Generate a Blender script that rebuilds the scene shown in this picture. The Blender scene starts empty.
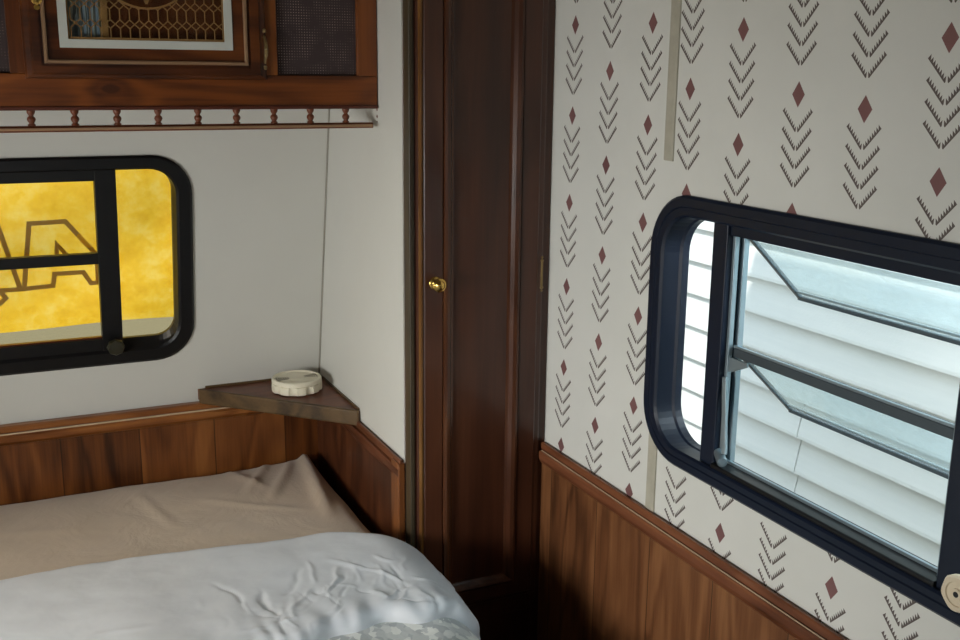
import bpy, bmesh, math, random
from mathutils import Vector, Matrix, noise as mnoise
random.seed(7)
SC = bpy.context.scene
COL = SC.collection

# ------------------------------------------------------------------ camera
def cam_setup():
    yaw, pit, rol, f = .442926483, .231505900, .0105507951, 1054.93848
    B = Matrix(((1,0,0),(0,0,-1),(0,1,0)))
    cy, sy, cp, sp, cr, sr = math.cos(yaw), math.sin(yaw), math.cos(pit), math.sin(pit), math.cos(rol), math.sin(rol)
    M = Matrix(((cr,-sr,0),(sr,cr,0),(0,0,1))) @ Matrix(((1,0,0),(0,cp,-sp),(0,sp,cp))) @ B @ Matrix(((cy,-sy,0),(sy,cy,0),(0,0,1)))
    r, u, b = M[0], -M[1], -M[2]
    mw = Matrix(((r[0],u[0],b[0],0),(r[1],u[1],b[1],0),(r[2],u[2],b[2],1.6),(0,0,0,1)))
    cd = bpy.data.cameras.new('camera'); cd.sensor_width = 36; cd.lens = f/960*36; cd.clip_start = .02
    co = bpy.data.objects.new('camera', cd); COL.objects.link(co); co.matrix_world = mw
    SC.camera = co
cam_setup()

# ------------------------------------------------------------------ node helpers
class N:
    def __init__(s, name):
        s.m = bpy.data.materials.new(name); s.m.use_nodes = True
        s.t = s.m.node_tree; s.t.nodes.clear()
        s.out = s.t.nodes.new('ShaderNodeOutputMaterial')
    def node(s, typ, **kw):
        n = s.t.nodes.new(typ)
        for k, v in kw.items(): setattr(n, k, v)
        return n
    def put(s, sock, v):
        if isinstance(v, bpy.types.NodeSocket): s.t.links.new(v, sock)
        elif v is not None: sock.default_value = v
    def math(s, op, a, b=None, c=None, clamp=False):
        n = s.node('ShaderNodeMath', operation=op, use_clamp=clamp)
        for i, v in enumerate((a, b, c)):
            if v is not None: s.put(n.inputs[i], v)
        return n.outputs[0]
    def coords(s):
        return s.node('ShaderNodeTexCoord').outputs['Object']
    def xyz(s, v):
        n = s.node('ShaderNodeSeparateXYZ'); s.put(n.inputs[0], v); return n.outputs
    def comb(s, x, y, z):
        n = s.node('ShaderNodeCombineXYZ')
        for i, v in enumerate((x, y, z)): s.put(n.inputs[i], v)
        return n.outputs[0]
    def scale(s, v, sc):
        n = s.node('ShaderNodeVectorMath', operation='MULTIPLY'); s.put(n.inputs[0], v); n.inputs[1].default_value = sc
        return n.outputs[0]
    def noise(s, v, scale=1, detail=3, rough=.55, dist=0, dims='3D'):
        n = s.node('ShaderNodeTexNoise'); n.noise_dimensions = dims
        s.put(n.inputs['Vector'], v); n.inputs['Scale'].default_value = scale
        n.inputs['Detail'].default_value = detail; n.inputs['Roughness'].default_value = rough
        n.inputs['Distortion'].default_value = dist
        return n.outputs[0]
    def ramp(s, v, stops):
        n = s.node('ShaderNodeValToRGB'); r = n.color_ramp
        while len(r.elements) < len(stops): r.elements.new(.5)
        for e, (p, c) in zip(r.elements, stops): e.position = p; e.color = (*c, 1) if len(c) == 3 else c
        s.put(n.inputs[0], v); return n.outputs[0]
    def mix(s, f, a, b, blend='MIX'):
        n = s.node('ShaderNodeMix', data_type='RGBA', blend_type=blend)
        s.put(n.inputs[0], f)
        for k, v in ((6, a), (7, b)):
            s.put(n.inputs[k], (*v, 1) if isinstance(v, tuple) and len(v) == 3 else v)
        return n.outputs[2]
    def bump(s, h, strength=.3, dist=.01):
        n = s.node('ShaderNodeBump'); n.inputs['Strength'].default_value = strength; n.inputs['Distance'].default_value = dist
        s.put(n.inputs['Height'], h); return n.outputs[0]
    def bsdf(s, col, rough=.5, metal=0, normal=None, spec=.5, sheen=0, coat=0, coat_rough=.1):
        n = s.node('ShaderNodeBsdfPrincipled')
        s.put(n.inputs['Base Color'], (*col, 1) if isinstance(col, tuple) else col)
        s.put(n.inputs['Roughness'], rough); n.inputs['Metallic'].default_value = metal
        n.inputs['Specular IOR Level'].default_value = spec
        n.inputs['Sheen Weight'].default_value = sheen
        n.inputs['Coat Weight'].default_value = coat; n.inputs['Coat Roughness'].default_value = coat_rough
        if normal is not None: s.put(n.inputs['Normal'], normal)
        return n.outputs[0]
    def done(s, sh):
        s.t.links.new(sh, s.out.inputs[0]); return s.m

def lin(r, g, b):
    f = lambda c: (c/255)/12.92 if c <= 10 else (((c/255)+.055)/1.055)**2.4
    return (f(r), f(g), f(b))

def plain(name, rgb, rough=.5, metal=0, spec=.5, bump=0, bscale=60, var=0, **kw):
    n = N(name); c = n.coords(); col = rgb
    v = n.noise(c, bscale, 4)
    if var: col = n.mix(v, tuple(x*(1-var) for x in rgb), tuple(min(1, x*(1+var)) for x in rgb))
    nm = n.bump(v, bump, .004) if bump else None
    return n.done(n.bsdf(col, rough, metal, nm, spec, **kw))

def wood(name, dark, mid, light, grain='Z', across='X', rough=.35, plank=None, knots=1.0, gs=1.0, coat=0, offs=0.0, spec=.4, knot_amt=1.0):
    """contours of a stretched noise make the figured grain; optional planks along one axis"""
    n = N(name); x, y, z = n.xyz(n.coords()); ax = {'X': x, 'Y': y, 'Z': z}
    g = ax[grain]; a = ax[across]
    others = [k for k in 'XYZ' if k not in (grain, across)]
    o = ax[others[0]]
    tone = None; groove = None
    if plank:
        w, ph = plank
        pa = n.math('DIVIDE', n.math('ADD', a, ph), w)
        idx = n.math('FLOOR', pa)
        wn = n.node('ShaderNodeTexWhiteNoise', noise_dimensions='1D'); n.put(wn.inputs['W'], idx)
        tone = wn.outputs['Value']
        g = n.math('ADD', g, n.math('MULTIPLY', tone, 9.0))
        fr = n.math('FRACT', pa)
        groove = n.math('LESS_THAN', n.math('MULTIPLY', n.math('MINIMUM', fr, n.math('SUBTRACT', 1.0, fr)), w), .0013)
    v = n.comb(n.math('ADD', n.math('MULTIPLY', a, 7.5*gs), offs), n.math('MULTIPLY', o, 7.5*gs), n.math('MULTIPLY', g, 1.5*gs))
    big = n.noise(v, 1, 2, .5, .6)
    vo = n.node('ShaderNodeTexVoronoi'); n.put(vo.inputs['Vector'], n.comb(n.math('MULTIPLY', a, 4.2), n.math('MULTIPLY', o, 4.2), n.math('MULTIPLY', g, 2.3))); vo.inputs['Scale'].default_value = 1
    kd = vo.outputs['Distance']
    swirl = n.math('POWER', 2.718, n.math('MULTIPLY', kd, -9.0))
    big = n.math('ADD', big, n.math('MULTIPLY', swirl, .55))
    knot = n.math('POWER', 2.718, n.math('MULTIPLY', n.math('MULTIPLY', kd, kd), -380.0))
    rings = n.math('SINE', n.math('MULTIPLY', big, 30*knots))
    rings = n.math('MULTIPLY_ADD', rings, .5, .5)
    v2 = n.comb(n.math('MULTIPLY', a, 130*gs), n.math('MULTIPLY', o, 130*gs), n.math('MULTIPLY', g, 5*gs))
    fine = n.noise(v2, 1, 3, .6)
    v3 = n.comb(n.math('MULTIPLY', a, 11), n.math('MULTIPLY', o, 11), n.math('MULTIPLY', g, 1.8))
    mid_n = n.noise(v3, 1, 2, .5)
    f = n.math('ADD', n.math('ADD', n.math('MULTIPLY', rings, .17), n.math('MULTIPLY', fine, .30)), n.math('MULTIPLY', mid_n, .62))
    if tone is not None: f = n.math('ADD', f, n.math('MULTIPLY_ADD', tone, .26, -.13))
    f = n.math('SUBTRACT', f, n.math('MULTIPLY', knot, .42*knot_amt))
    col = n.ramp(f, [(.30, dark), (.56, mid), (.84, light)])
    if groove is not None: col = n.mix(n.math('MULTIPLY', groove, .75), col, tuple(c*.35 for c in dark))
    nm = n.bump(fine, .12, .002)
    return n.done(n.bsdf(col, rough, 0, nm, spec, coat=coat, coat_rough=.12))

# ------------------------------------------------------------------ materials
m_white = plain('white_wall_board', lin(203,202,194), .55, bump=.12, bscale=9, var=.03)
m_ceil = plain('ceiling_board', lin(150,140,126), .7)
m_floor = wood('floor_vinyl', lin(60,42,30), lin(90,65,46), lin(110,82,60), 'Y', 'X', .5, (.15, 0))
m_wain_back = wood('wainscot_back_planks', lin(50,24,9), lin(104,58,25), lin(138,86,42), 'Z', 'X', .33, (.20, .07), 1.1)
m_wain_part = wood('wainscot_partition_planks', lin(34,17,9), lin(76,41,23), lin(104,60,34), 'Z', 'Y', .35, None, 1.1)
m_wain_right = wood('wainscot_right_planks', lin(50,28,15), lin(106,66,39), lin(142,96,60), 'Z', 'Y', .4, (.208, .001), 1.2)
m_rail_x = wood('chair_rail_wood', lin(70,34,12), lin(126,74,34), lin(160,104,54), 'X', 'Z', .3)
m_rail_y = wood('chair_rail_wood_side', lin(62,32,18), lin(112,66,42), lin(142,90,60), 'Y', 'Z', .35)
m_rail_z = wood('end_trim_wood', lin(66,34,14), lin(118,70,36), lin(150,96,54), 'Z', 'Y', .3)
m_ward = wood('wardrobe_veneer', lin(44,23,14), lin(66,36,23), lin(86,50,33), 'Z', 'X', .30, None, .5, .8, coat=.2)
m_ward_edge = wood('wardrobe_edge', lin(44,36,24), lin(62,52,36), lin(78,64,44), 'Z', 'X', .45)
m_cab = wood('cabinet_wood', lin(62,28,8), lin(116,60,20), lin(150,88,36), 'X', 'Z', .32, None, .9)
m_cab_v = wood('cabinet_wood_upright', lin(58,26,8), lin(108,56,20), lin(140,80,34), 'Z', 'X', .32, None, .9)
m_cabd = wood('cabinet_door_wood', lin(44,20,8), lin(84,42,16), lin(112,62,26), 'X', 'Z', .3, None, .9)
m_spin = plain('turned_spindle_wood', lin(104,52,26), .32, var=.2)
m_shelf = wood('shelf_top_veneer', lin(70,38,24), lin(108,64,44), lin(128,82,58), 'X', 'Y', .4)
m_shelf_edge = wood('shelf_edge_band', lin(50,36,20), lin(84,64,38), lin(104,80,50), 'X', 'Z', .42)
m_brass = plain('brass', lin(214,176,96), .22, 1, bump=.05)
m_gold = plain('old_gold_bead', lin(176,140,108), .34, .6)
m_dkbrass = plain('antique_brass', lin(150,128,88), .35, .9)
m_black = plain('black_window_frame', lin(9,9,11), .42, spec=.35)
m_navy = plain('dark_navy_window_frame', lin(18,27,43), .38, spec=.3, var=.08, bscale=14)
m_alu = plain('dull_aluminium', lin(150,165,172), .38, .65)
m_darkalu = plain('dark_aluminium', lin(78,88,94), .4, .4)
m_gasket = plain('black_rubber', lin(20,22,24), .7)
m_cream = plain('cream_plastic', lin(226,219,196), .38)
m_creamd = plain('dark_slot', lin(120,114,98), .6)
m_knobc = plain('aged_cream_plastic', lin(216,200,172), .4, var=.06, bscale=30)
m_rail_glint = plain('cream_rail_glint', lin(196,172,144), .35)  # cream colour painting the highlight along the chair rail step
m_strip = plain('marbled_beige_strip', lin(176,171,154), .45, var=.18, bscale=40)
m_seam = plain('cream_corner_bead', lin(150,146,134), .5)
m_matte = plain('off_white_mat', lin(196,198,190), .5)
m_lattice = plain('brass_lattice', lin(150,114,68), .4, .25)
m_inside = wood('cabinet_inside', lin(60,28,10), lin(98,50,20), lin(122,68,30), 'Z', 'X', .5)
m_dark = plain('dark_void', lin(24,16,14), .8)
m_ground = plain('pale_gravel', lin(116,102,68), .9, bump=.4, bscale=30, var=.2)
m_roof = plain('trailer_skin', lin(205,205,200), .5)

def mat_screen():
    n = N('perforated_screen'); x, y, z = n.xyz(n.coords())
    p = .0058
    fx = n.math('SUBTRACT', n.math('FRACT', n.math('DIVIDE', x, p)), .5)
    fz = n.math('SUBTRACT', n.math('FRACT', n.math('DIVIDE', z, p)), .5)
    d = n.math('SQRT', n.math('ADD', n.math('MULTIPLY', fx, fx), n.math('MULTIPLY', fz, fz)))
    dot = n.math('LESS_THAN', d, .16)
    patch = n.noise(n.coords(), 22, 3)
    dot = n.math('MULTIPLY', dot, n.ramp(patch, [(.42, (0,0,0)), (.62, (1,1,1))]))
    col = n.mix(dot, lin(58,44,44), lin(168,146,136))
    return n.done(n.bsdf(col, .75))
m_screen = mat_screen()

def mat_glass(name, tint=(1,1,1), dust=0.0, dustcol=(.8,.85,.87), refl=.06, dscale=40):
    n = N(name)
    tr = n.node('ShaderNodeBsdfTransparent'); tr.inputs[0].default_value = (*tint, 1)
    gl = n.node('ShaderNodeBsdfGlossy'); gl.inputs['Roughness'].default_value = .03
    fr = n.node('ShaderNodeFresnel'); fr.inputs[0].default_value = 1.45
    bk = n.node('ShaderNodeNewGeometry').outputs['Backfacing']
    fq = n.math('MULTIPLY', fr.outputs[0], n.math('SUBTRACT', 1.0, bk))
    m1 = n.node('ShaderNodeMixShader'); n.put(m1.inputs[0], fq); n.put(m1.inputs[1], tr.outputs[0]); n.put(m1.inputs[2], gl.outputs[0])
    sh = m1.outputs[0]
    if dust:
        tl = n.node('ShaderNodeBsdfTranslucent'); tl.inputs[0].default_value = (*dustcol, 1)
        df = n.node('ShaderNodeBsdfDiffuse'); df.inputs[0].default_value = (*dustcol, 1)
        m0 = n.node('ShaderNodeMixShader'); m0.inputs[0].default_value = .4; n.put(m0.inputs[1], tl.outputs[0]); n.put(m0.inputs[2], df.outputs[0])
        v = n.noise(n.coords(), dscale, 5, .65)
        f = n.ramp(v, [(.3, (dust*.45,)*3), (.7, (min(1,dust*1.5),)*3)])
        m2 = n.node('ShaderNodeMixShader'); n.put(m2.inputs[0], f); n.put(m2.inputs[1], sh); n.put(m2.inputs[2], m0.outputs[0])
        sh = m2.outputs[0]
    return n.done(sh)
m_glass = mat_glass('window_glass')
m_glass_dusty = mat_glass('dusty_window_glass', (.90,.96,.97), .11, (.66,.76,.80), dscale=55)
m_glass_amber = mat_glass('back_window_glass', (1,.98,.94))
m_glass_cab = mat_glass('cabinet_glass', (.93,.93,.9))

def mat_wallpaper():
    n = N('chevron_wallpaper'); x, y, z = n.xyz(n.coords())
    SP, Y0, PER = .1431, 1.048, .1918
    right = n.math('LESS_THAN', y, 1.68)
    slant = n.math('MULTIPLY', n.math('MULTIPLY', n.math('SUBTRACT', 1.56, z), .030), right)
    slant2 = n.math('MULTIPLY', n.math('MULTIPLY', n.math('SUBTRACT', z, 1.45), .009), n.math('SUBTRACT', 1.0, right))
    yl_ = n.math('MULTIPLY_ADD', n.math('SUBTRACT', y, 1.752), .1431/.1465, 1.7635)
    ysel = n.math('ADD', n.math('MULTIPLY', y, right), n.math('MULTIPLY', yl_, n.math('SUBTRACT', 1.0, right)))
    yy = n.math('ADD', n.math('ADD', ysel, slant), slant2)
    r = n.math('DIVIDE', n.math('SUBTRACT', yy, Y0), SP)
    c = n.math('ROUND', r)
    u = n.math('ABSOLUTE', n.math('MULTIPLY', n.math('SUBTRACT', r, c), SP))
    up = {0:1.461, 1:1.554, 2:1.572, 3:1.484, 4:1.575, 5:1.504, 6:1.414, 7:1.510}
    low = {0:.886, 1:.794, 2:.860, 3:.770, 4:.862}
    par = n.math('MULTIPLY', n.math('PINGPONG', c, 1.0), .096)
    is_low = n.math('MULTIPLY', n.math('LESS_THAN', z, .87), right)
    def table(t):
        s = None
        for k, v in t.items():
            e = n.math('MULTIPLY', n.math('COMPARE', c, float(k), .2), v)
            s = e if s is None else n.math('ADD', s, e)
        return s
    a = table(up); b = table(low)
    out = n.math('ADD', n.math('LESS_THAN', c, -.5), n.math('GREATER_THAN', c, 7.5))
    a = n.math('ADD', a, n.math('MULTIPLY', out, n.math('ADD', par, 1.46)))
    ph = n.math('ADD', n.math('MULTIPLY', a, n.math('SUBTRACT', 1.0, is_low)), n.math('MULTIPLY', n.math('ADD', b, n.math('MULTIPLY', out, .86)), is_low))
    v = n.math('FLOORED_MODULO', n.math('SUBTRACT', n.math('SUBTRACT', ph, .0025), z), PER)
    vd = n.math('MINIMUM', v, n.math('SUBTRACT', PER, v))
    dia = n.math('LESS_THAN', n.math('ADD', n.math('DIVIDE', u, .0145), n.math('DIVIDE', vd, .0205)), 1.0)
    du = n.math('SUBTRACT', u, .0028)
    ca, sa, L, T = .69, .724, .0455, .0057
    dia = n.math('MULTIPLY', dia, n.math('SUBTRACT', 1.0, n.math('MULTIPLY', is_low, n.math('GREATER_THAN', z, .832))))
    chev = None
    for vt in (.059, .0885, .1175, .147):
        dv = n.math('SUBTRACT', v, vt)
        s = n.math('SUBTRACT', n.math('MULTIPLY', du, ca), n.math('MULTIPLY', dv, sa))
        t = n.math('ADD', n.math('MULTIPLY', du, sa), n.math('MULTIPLY', dv, ca))
        ins = n.math('MULTIPLY', n.math('GREATER_THAN', s, 0.0), n.math('LESS_THAN', s, L))
        fr = n.math('FRACT', n.math('DIVIDE', s, T))
        h = n.math('MULTIPLY_ADD', fr, -.0062, -.0014)
        # teeth stand on the inner side of each arm
        m = n.math('MULTIPLY', n.math('LESS_THAN', t, .0008), n.math('GREATER_THAN', t, h))
        m = n.math('MULTIPLY', m, ins)
        chev = m if chev is None else n.math('MAXIMUM', chev, m)
    blotch = n.noise(n.coords(), 5, 4)
    base = n.mix(blotch, lin(208,208,200), lin(221,220,213))
    fade = n.noise(n.coords(), 3.5, 2)
    dcol = n.mix(fade, lin(92,60,62), lin(146,104,100))
    ccol = n.mix(fade, lin(84,76,70), lin(104,92,86))
    col = n.mix(chev, base, ccol)
    col = n.mix(dia, col, dcol)
    return n.done(n.bsdf(col, .5, 0, n.bump(n.noise(n.coords(), 14, 3), .06, .004), .35))
m_paper = mat_wallpaper()

def mat_banner():
    n = N('yellow_banner_cloth'); c = n.coords()
    w = n.noise(n.scale(c, (900, 900, 900)), 1, 2, .7)
    big = n.noise(c, 16, 5, .7)
    col = n.ramp(big, [(.30, lin(236,176,36)), (.5, lin(250,200,60)), (.72, lin(255,222,116))])
    col = n.mix(n.math('MULTIPLY', w, .35), col, lin(206,140,20))
    tl = n.node('ShaderNodeBsdfTranslucent'); n.put(tl.inputs[0], col)
    df = n.node('ShaderNodeBsdfDiffuse'); n.put(df.inputs[0], col)
    m = n.node('ShaderNodeMixShader'); m.inputs[0].default_value = .25; n.put(m.inputs[1], tl.outputs[0]); n.put(m.inputs[2], df.outputs[0])
    return n.done(m.outputs[0])
m_banner = mat_banner()
def mat_ink():
    n = N('grey_banner_ink')
    tl = n.node('ShaderNodeBsdfTranslucent'); tl.inputs[0].default_value = (*lin(214,190,120), 1)
    df = n.node('ShaderNodeBsdfDiffuse'); df.inputs[0].default_value = (*lin(150,132,84), 1)
    m = n.node('ShaderNodeMixShader'); m.inputs[0].default_value = .4; n.put(m.inputs[1], tl.outputs[0]); n.put(m.inputs[2], df.outputs[0])
    return n.done(m.outputs[0])
m_ink = mat_ink()

def mat_siding():
    n = N('white_lap_siding'); c = n.coords()
    v = n.noise(n.scale(c, (40, 3, 40)), 1, 4, .6)
    sp = n.noise(c, 120, 3, .6)
    col = n.mix(v, lin(222,224,222), lin(238,238,235))
    return n.done(n.bsdf(col, .55, 0, n.bump(sp, .15, .004)))
m_siding = mat_siding()

def mat_sheet():
    n = N('beige_sheet_cotton'); c = n.coords()
    v = n.noise(c, 7, 4, .6, .8); w = n.noise(n.scale(c, (1200,1200,1200)), 1, 1)
    col = n.mix(v, lin(186,166,144), lin(200,181,160))
    h = n.math('ADD', n.math('MULTIPLY', v, 1.0), n.math('MULTIPLY', w, .03))
    return n.done(n.bsdf(col, .6, 0, n.bump(h, .25, .02), .3, sheen=.2))
m_sheet = mat_sheet()
def mat_satin():
    n = N('silver_satin'); c = n.coords()
    v = n.noise(n.scale(c, (9, 12, 12)), 1, 3, .5, .2)
    col = n.mix(v, lin(188,190,194), lin(205,207,210))
    return n.done(n.bsdf(col, .42, 0, n.bump(v, .14, .02), .45, sheen=.25))
m_satin = mat_satin()
def mat_print():
    n = N('grey_leaf_print'); c = n.coords()
    vo = n.node('ShaderNodeTexVoronoi'); wv = n.node('ShaderNodeVectorMath', operation='MULTIPLY_ADD'); nz = n.node('ShaderNodeTexNoise'); n.put(nz.inputs['Vector'], c); nz.inputs['Scale'].default_value = 42; n.put(wv.inputs[0], nz.outputs['Color']); wv.inputs[1].default_value = (1.1, 1.1, 1.1); n.put(wv.inputs[2], n.scale(c, (66, 44, 60))); n.put(vo.inputs['Vector'], wv.outputs[0]); vo.inputs['Scale'].default_value = 1
    v = n.xyz(vo.outputs['Color'])[0]
    col = n.ramp(v, [(.2, lin(166,168,168)), (.5, lin(194,195,192)), (.85, lin(230,229,222))])
    col = n.mix(n.math('MULTIPLY', n.noise(c, 60, 4), .4), col, lin(170,172,172))
    return n.done(n.bsdf(col, .55, 0, n.bump(n.noise(c, 14, 3), .25, .02), .35))
m_print = mat_print()
def mat_reflection():  # stripe colours paint a window's reflection in the cabinet glass
    n = N('blue_painted_reflection'); x, y, z = n.xyz(n.coords())
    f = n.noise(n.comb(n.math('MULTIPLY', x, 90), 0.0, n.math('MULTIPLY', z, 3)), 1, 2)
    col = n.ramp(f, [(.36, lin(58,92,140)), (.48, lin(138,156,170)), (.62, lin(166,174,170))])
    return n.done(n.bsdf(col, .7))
m_blue = mat_reflection()

# ------------------------------------------------------------------ object helpers
def link(name, bm, mat, parent=None, bevel=0, smooth=False, seg=2, sub=0, keep=False):
    bmesh.ops.recalc_face_normals(bm, faces=bm.faces) if not keep else None
    me = bpy.data.meshes.new(name); bm.to_mesh(me); bm.free()
    o = bpy.data.objects.new(name, me); COL.objects.link(o)
    for m in (mat if isinstance(mat, (list, tuple)) else [mat]): me.materials.append(m)
    if smooth:
        for p in me.polygons: p.use_smooth = True
    if bevel:
        b = o.modifiers.new('bevel', 'BEVEL'); b.width = bevel; b.segments = seg; b.limit_method = 'ANGLE'; b.angle_limit = math.radians(40)
        for p in me.polygons: p.use_smooth = True
        b.harden_normals = True
    if sub:
        s = o.modifiers.new('smooth', 'SUBSURF'); s.levels = sub; s.render_levels = sub
    if parent is not None:
        o.parent = parent
        o.location = -world_of(parent)
    return o
def world_of(o):
    v = Vector(o.location)
    while o.parent is not None:
        o = o.parent; v += Vector(o.location)
    return v
def thing(name, loc, label, cat, group=None):
    o = bpy.data.objects.new(name, None); COL.objects.link(o); o.location = loc; o.empty_display_size = .05
    o['label'] = label; o['category'] = cat
    if group: o['group'] = group
    return o
def struct(o, label=None, cat=None):
    o['kind'] = 'structure'
    if label: o['label'] = label
    if cat: o['category'] = cat
    return o
def box(bm, x0, x1, y0, y1, z0, z1):
    v = [bm.verts.new((x, y, z)) for x in (x0, x1) for y in (y0, y1) for z in (z0, z1)]
    for f in ((0,1,3,2),(4,6,7,5),(0,4,5,1),(2,3,7,6),(0,2,6,4),(1,5,7,3)): bm.faces.new([v[i] for i in f])
    return v
def B(*boxes):
    bm = bmesh.new()
    for b in boxes: box(bm, *b)
    return bm
def tube(bm, p, q, r, n=12, r2=None):
    p, q = Vector(p), Vector(q); d = (q-p).normalized()
    a = d.orthogonal().normalized(); b = d.cross(a); r2 = r if r2 is None else r2
    A = [bm.verts.new(p + r*(a*math.cos(t)+b*math.sin(t))) for t in [2*math.pi*i/n for i in range(n)]]
    Q = [bm.verts.new(q + r2*(a*math.cos(t)+b*math.sin(t))) for t in [2*math.pi*i/n for i in range(n)]]
    for i in range(n): bm.faces.new((A[i], A[(i+1)%n], Q[(i+1)%n], Q[i]))
    bm.faces.new(A[::-1]); bm.faces.new(Q)
def bar(bm, p, q, w, h, up=(0,0,1)):
    """rectangular bar from p to q: w across, h along up"""
    p, q, up = Vector(p), Vector(q), Vector(up); d = (q-p).normalized()
    s = d.cross(up).normalized(); u = s.cross(d).normalized()
    A = [bm.verts.new(p + s*i*w/2 + u*j*h/2) for i, j in ((-1,-1),(1,-1),(1,1),(-1,1))]
    Q = [bm.verts.new(q + s*i*w/2 + u*j*h/2) for i, j in ((-1,-1),(1,-1),(1,1),(-1,1))]
    for i in range(4): bm.faces.new((A[i], A[(i+1)%4], Q[(i+1)%4], Q[i]))
    bm.faces.new(A[::-1]); bm.faces.new(Q)
def lathe(bm, prof, base, axis=(0,0,1), n=24, wob=None):
    base, axis = Vector(base), Vector(axis).normalized(); a = axis.orthogonal().normalized(); b = axis.cross(a)
    rings = []
    for r, h in prof:
        ring = []
        for i in range(n):
            t = 2*math.pi*i/n; rr = r if wob is None else wob(r, h, t)
            ring.append(bm.verts.new(base + axis*h + rr*(a*math.cos(t)+b*math.sin(t))))
        rings.append(ring)
    for A, Q in zip(rings, rings[1:]):
        for i in range(n): bm.faces.new((A[i], A[(i+1)%n], Q[(i+1)%n], Q[i]))
    bm.faces.new(rings[0][::-1]); bm.faces.new(rings[-1])
def rrect(a0, a1, b0, b1, r, n=8):
    r = max(r, 1e-4); P = []
    for ca, cb, s in ((a1-r, b1-r, 0), (a0+r, b1-r, 1), (a0+r, b0+r, 2), (a1-r, b0+r, 3)):
        for i in range(n+1):
            t = (s + i/n)*math.pi/2; P.append((ca + r*math.cos(t), cb + r*math.sin(t)))
    return P
def loft(bm, loops, close=False):
    R = [[bm.verts.new(p) for p in L] for L in loops]
    pairs = list(zip(R, R[1:])) + ([(R[-1], R[0])] if close else [])
    for A, Q in pairs:
        n = len(A)
        for i in range(n): bm.faces.new((A[i], A[(i+1)%n], Q[(i+1)%n], Q[i]))
    return R
def holed(outer, holes, fn0, fn1):
    """a sheet with holes, given a front and a back mapping of 2D points"""
    bm = bmesh.new(); fl = []
    for P in [outer] + holes:
        vs = [bm.verts.new((p[0], p[1], 0)) for p in P]
        fl.append((vs, [bm.edges.new((vs[i], vs[(i+1) % len(vs)])) for i in range(len(vs))]))
    bmesh.ops.triangle_fill(bm, use_beauty=True, use_dissolve=False, edges=[e for _, es in fl for e in es])
    faces = list(bm.faces); back = {}
    for v in list(bm.verts): back[v] = bm.verts.new(v.co)
    for f in faces: bm.faces.new([back[v] for v in reversed(f.verts)])
    for vs, es in fl:
        for i in range(len(vs)):
            a, b = vs[i], vs[(i+1) % len(vs)]; bm.faces.new((a, b, back[b], back[a]))
    for v, w in back.items():
        c = (v.co.x, v.co.y); v.co = fn0(*c); w.co = fn1(*c)
    return bm

# ------------------------------------------------------------------ setting: key planes
XP, XR, XL = .835, 1.189, -1.11          # partition face, right wall face, left wall face
YW = 2.159                                # wardrobe front
CE = 2.13                                 # ceiling
RAIL = .72
def yl(z): return 2.828 - .203*(z - .776) # the back wall leans in towards the top
def PB(x, z, d=0): return (x, yl(z)+d, z) # a point on (or off) the leaning back wall

struct(link('floor', B((XL-.05, XR+.05, -3.2, 3.0, -.06, 0)), m_floor))
struct(link('ceiling', B((XL-.04, XR+.035, -3.24, yl(CE)+.03, CE, CE+.05)), m_ceil))
LWH = rrect(.78, 1.70, .87, 1.36, .085)
struct(link('wall_left', holed([(-3.2, 0), (yl(0)+.03, 0), (yl(CE)+.03, CE), (-3.2, CE)], [LWH], lambda y, z: (XL, y, z), lambda y, z: (XL-.035, y, z)), m_white))
struct(link('wall_front', B((XL-.04, XR+.04, -3.25, -3.2, 0, CE)), m_white))

# back wall with its window hole
BW = (-.42, .482, .844, 1.392)            # outer edge of the back window frame (x0, x1, z0, z1)
hole = rrect(BW[0]+.025, BW[1]-.025, BW[2]+.025, BW[3]-.025, .085)
struct(link('wall_back', holed([(XL, .0), (XR, .0), (XR, CE), (XL, CE)], [hole], lambda x, z: PB(x, z, 0), lambda x, z: PB(x, z, .03)), m_white))
# right wall with its window hole
RW = (.752, 1.7125, .851, 1.380)          # outer edge of the right window frame (y0, y1, z0, z1)
hole = rrect(RW[0]+.03, RW[1]-.03, RW[2]+.022, RW[3]-.03, .085)
struct(link('wall_right', holed([(-3.2, 0), (yl(0)+.03, 0), (yl(CE)+.03, CE), (-3.2, CE)], [hole], lambda y, z: (XR, y, z), lambda y, z: (XR+.035, y, z)), m_paper))
# white partition between bed corner and wardrobe
struct(link('wall_partition', holed([(YW+.004, 0), (yl(0)+.004, 0), (yl(CE)+.004, CE), (YW+.004, CE)], [], lambda y, z: (XP, y, z), lambda y, z: (XP+.012, y, z)), m_white))

# wainscots and chair rails
struct(link('trim_wainscot_back', B((XL, XP, 2.838, 2.862, 0, .70)), m_wain_back))
struct(link('trim_wainscot_partition', B((XP-.008, XP+.004, YW+.01, 2.84, 0, RAIL-.004)), m_wain_part))
struct(link('trim_wainscot_right', B((XR-.008, XR+.004, -3.2, YW+.01, 0, RAIL-.004)), m_wain_right))
def rail_profile(bm, fn, a0, a1, hi=RAIL, lo=.668, upper=.010, lower=.020):
    prof = [(0, hi), (upper*.75, hi), (upper, hi-.003), (upper, hi-.0155), (upper*.5, hi-.0175), (upper*.6, hi-.0195), (lower*.85, hi-.0205), (lower, hi-.025), (lower, lo+.014), (lower*.72, lo+.004), (lower*.45, lo), (0, lo)]
    A = [bm.verts.new(fn(a0, d, z)) for d, z in prof]; Q = [bm.verts.new(fn(a1, d, z)) for d, z in prof]
    for i in range(len(prof)):
        j = (i+1) % len(prof); bm.faces.new((A[i], A[j], Q[j], Q[i]))
    bm.faces.new(A[::-1]); bm.faces.new(Q)
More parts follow.
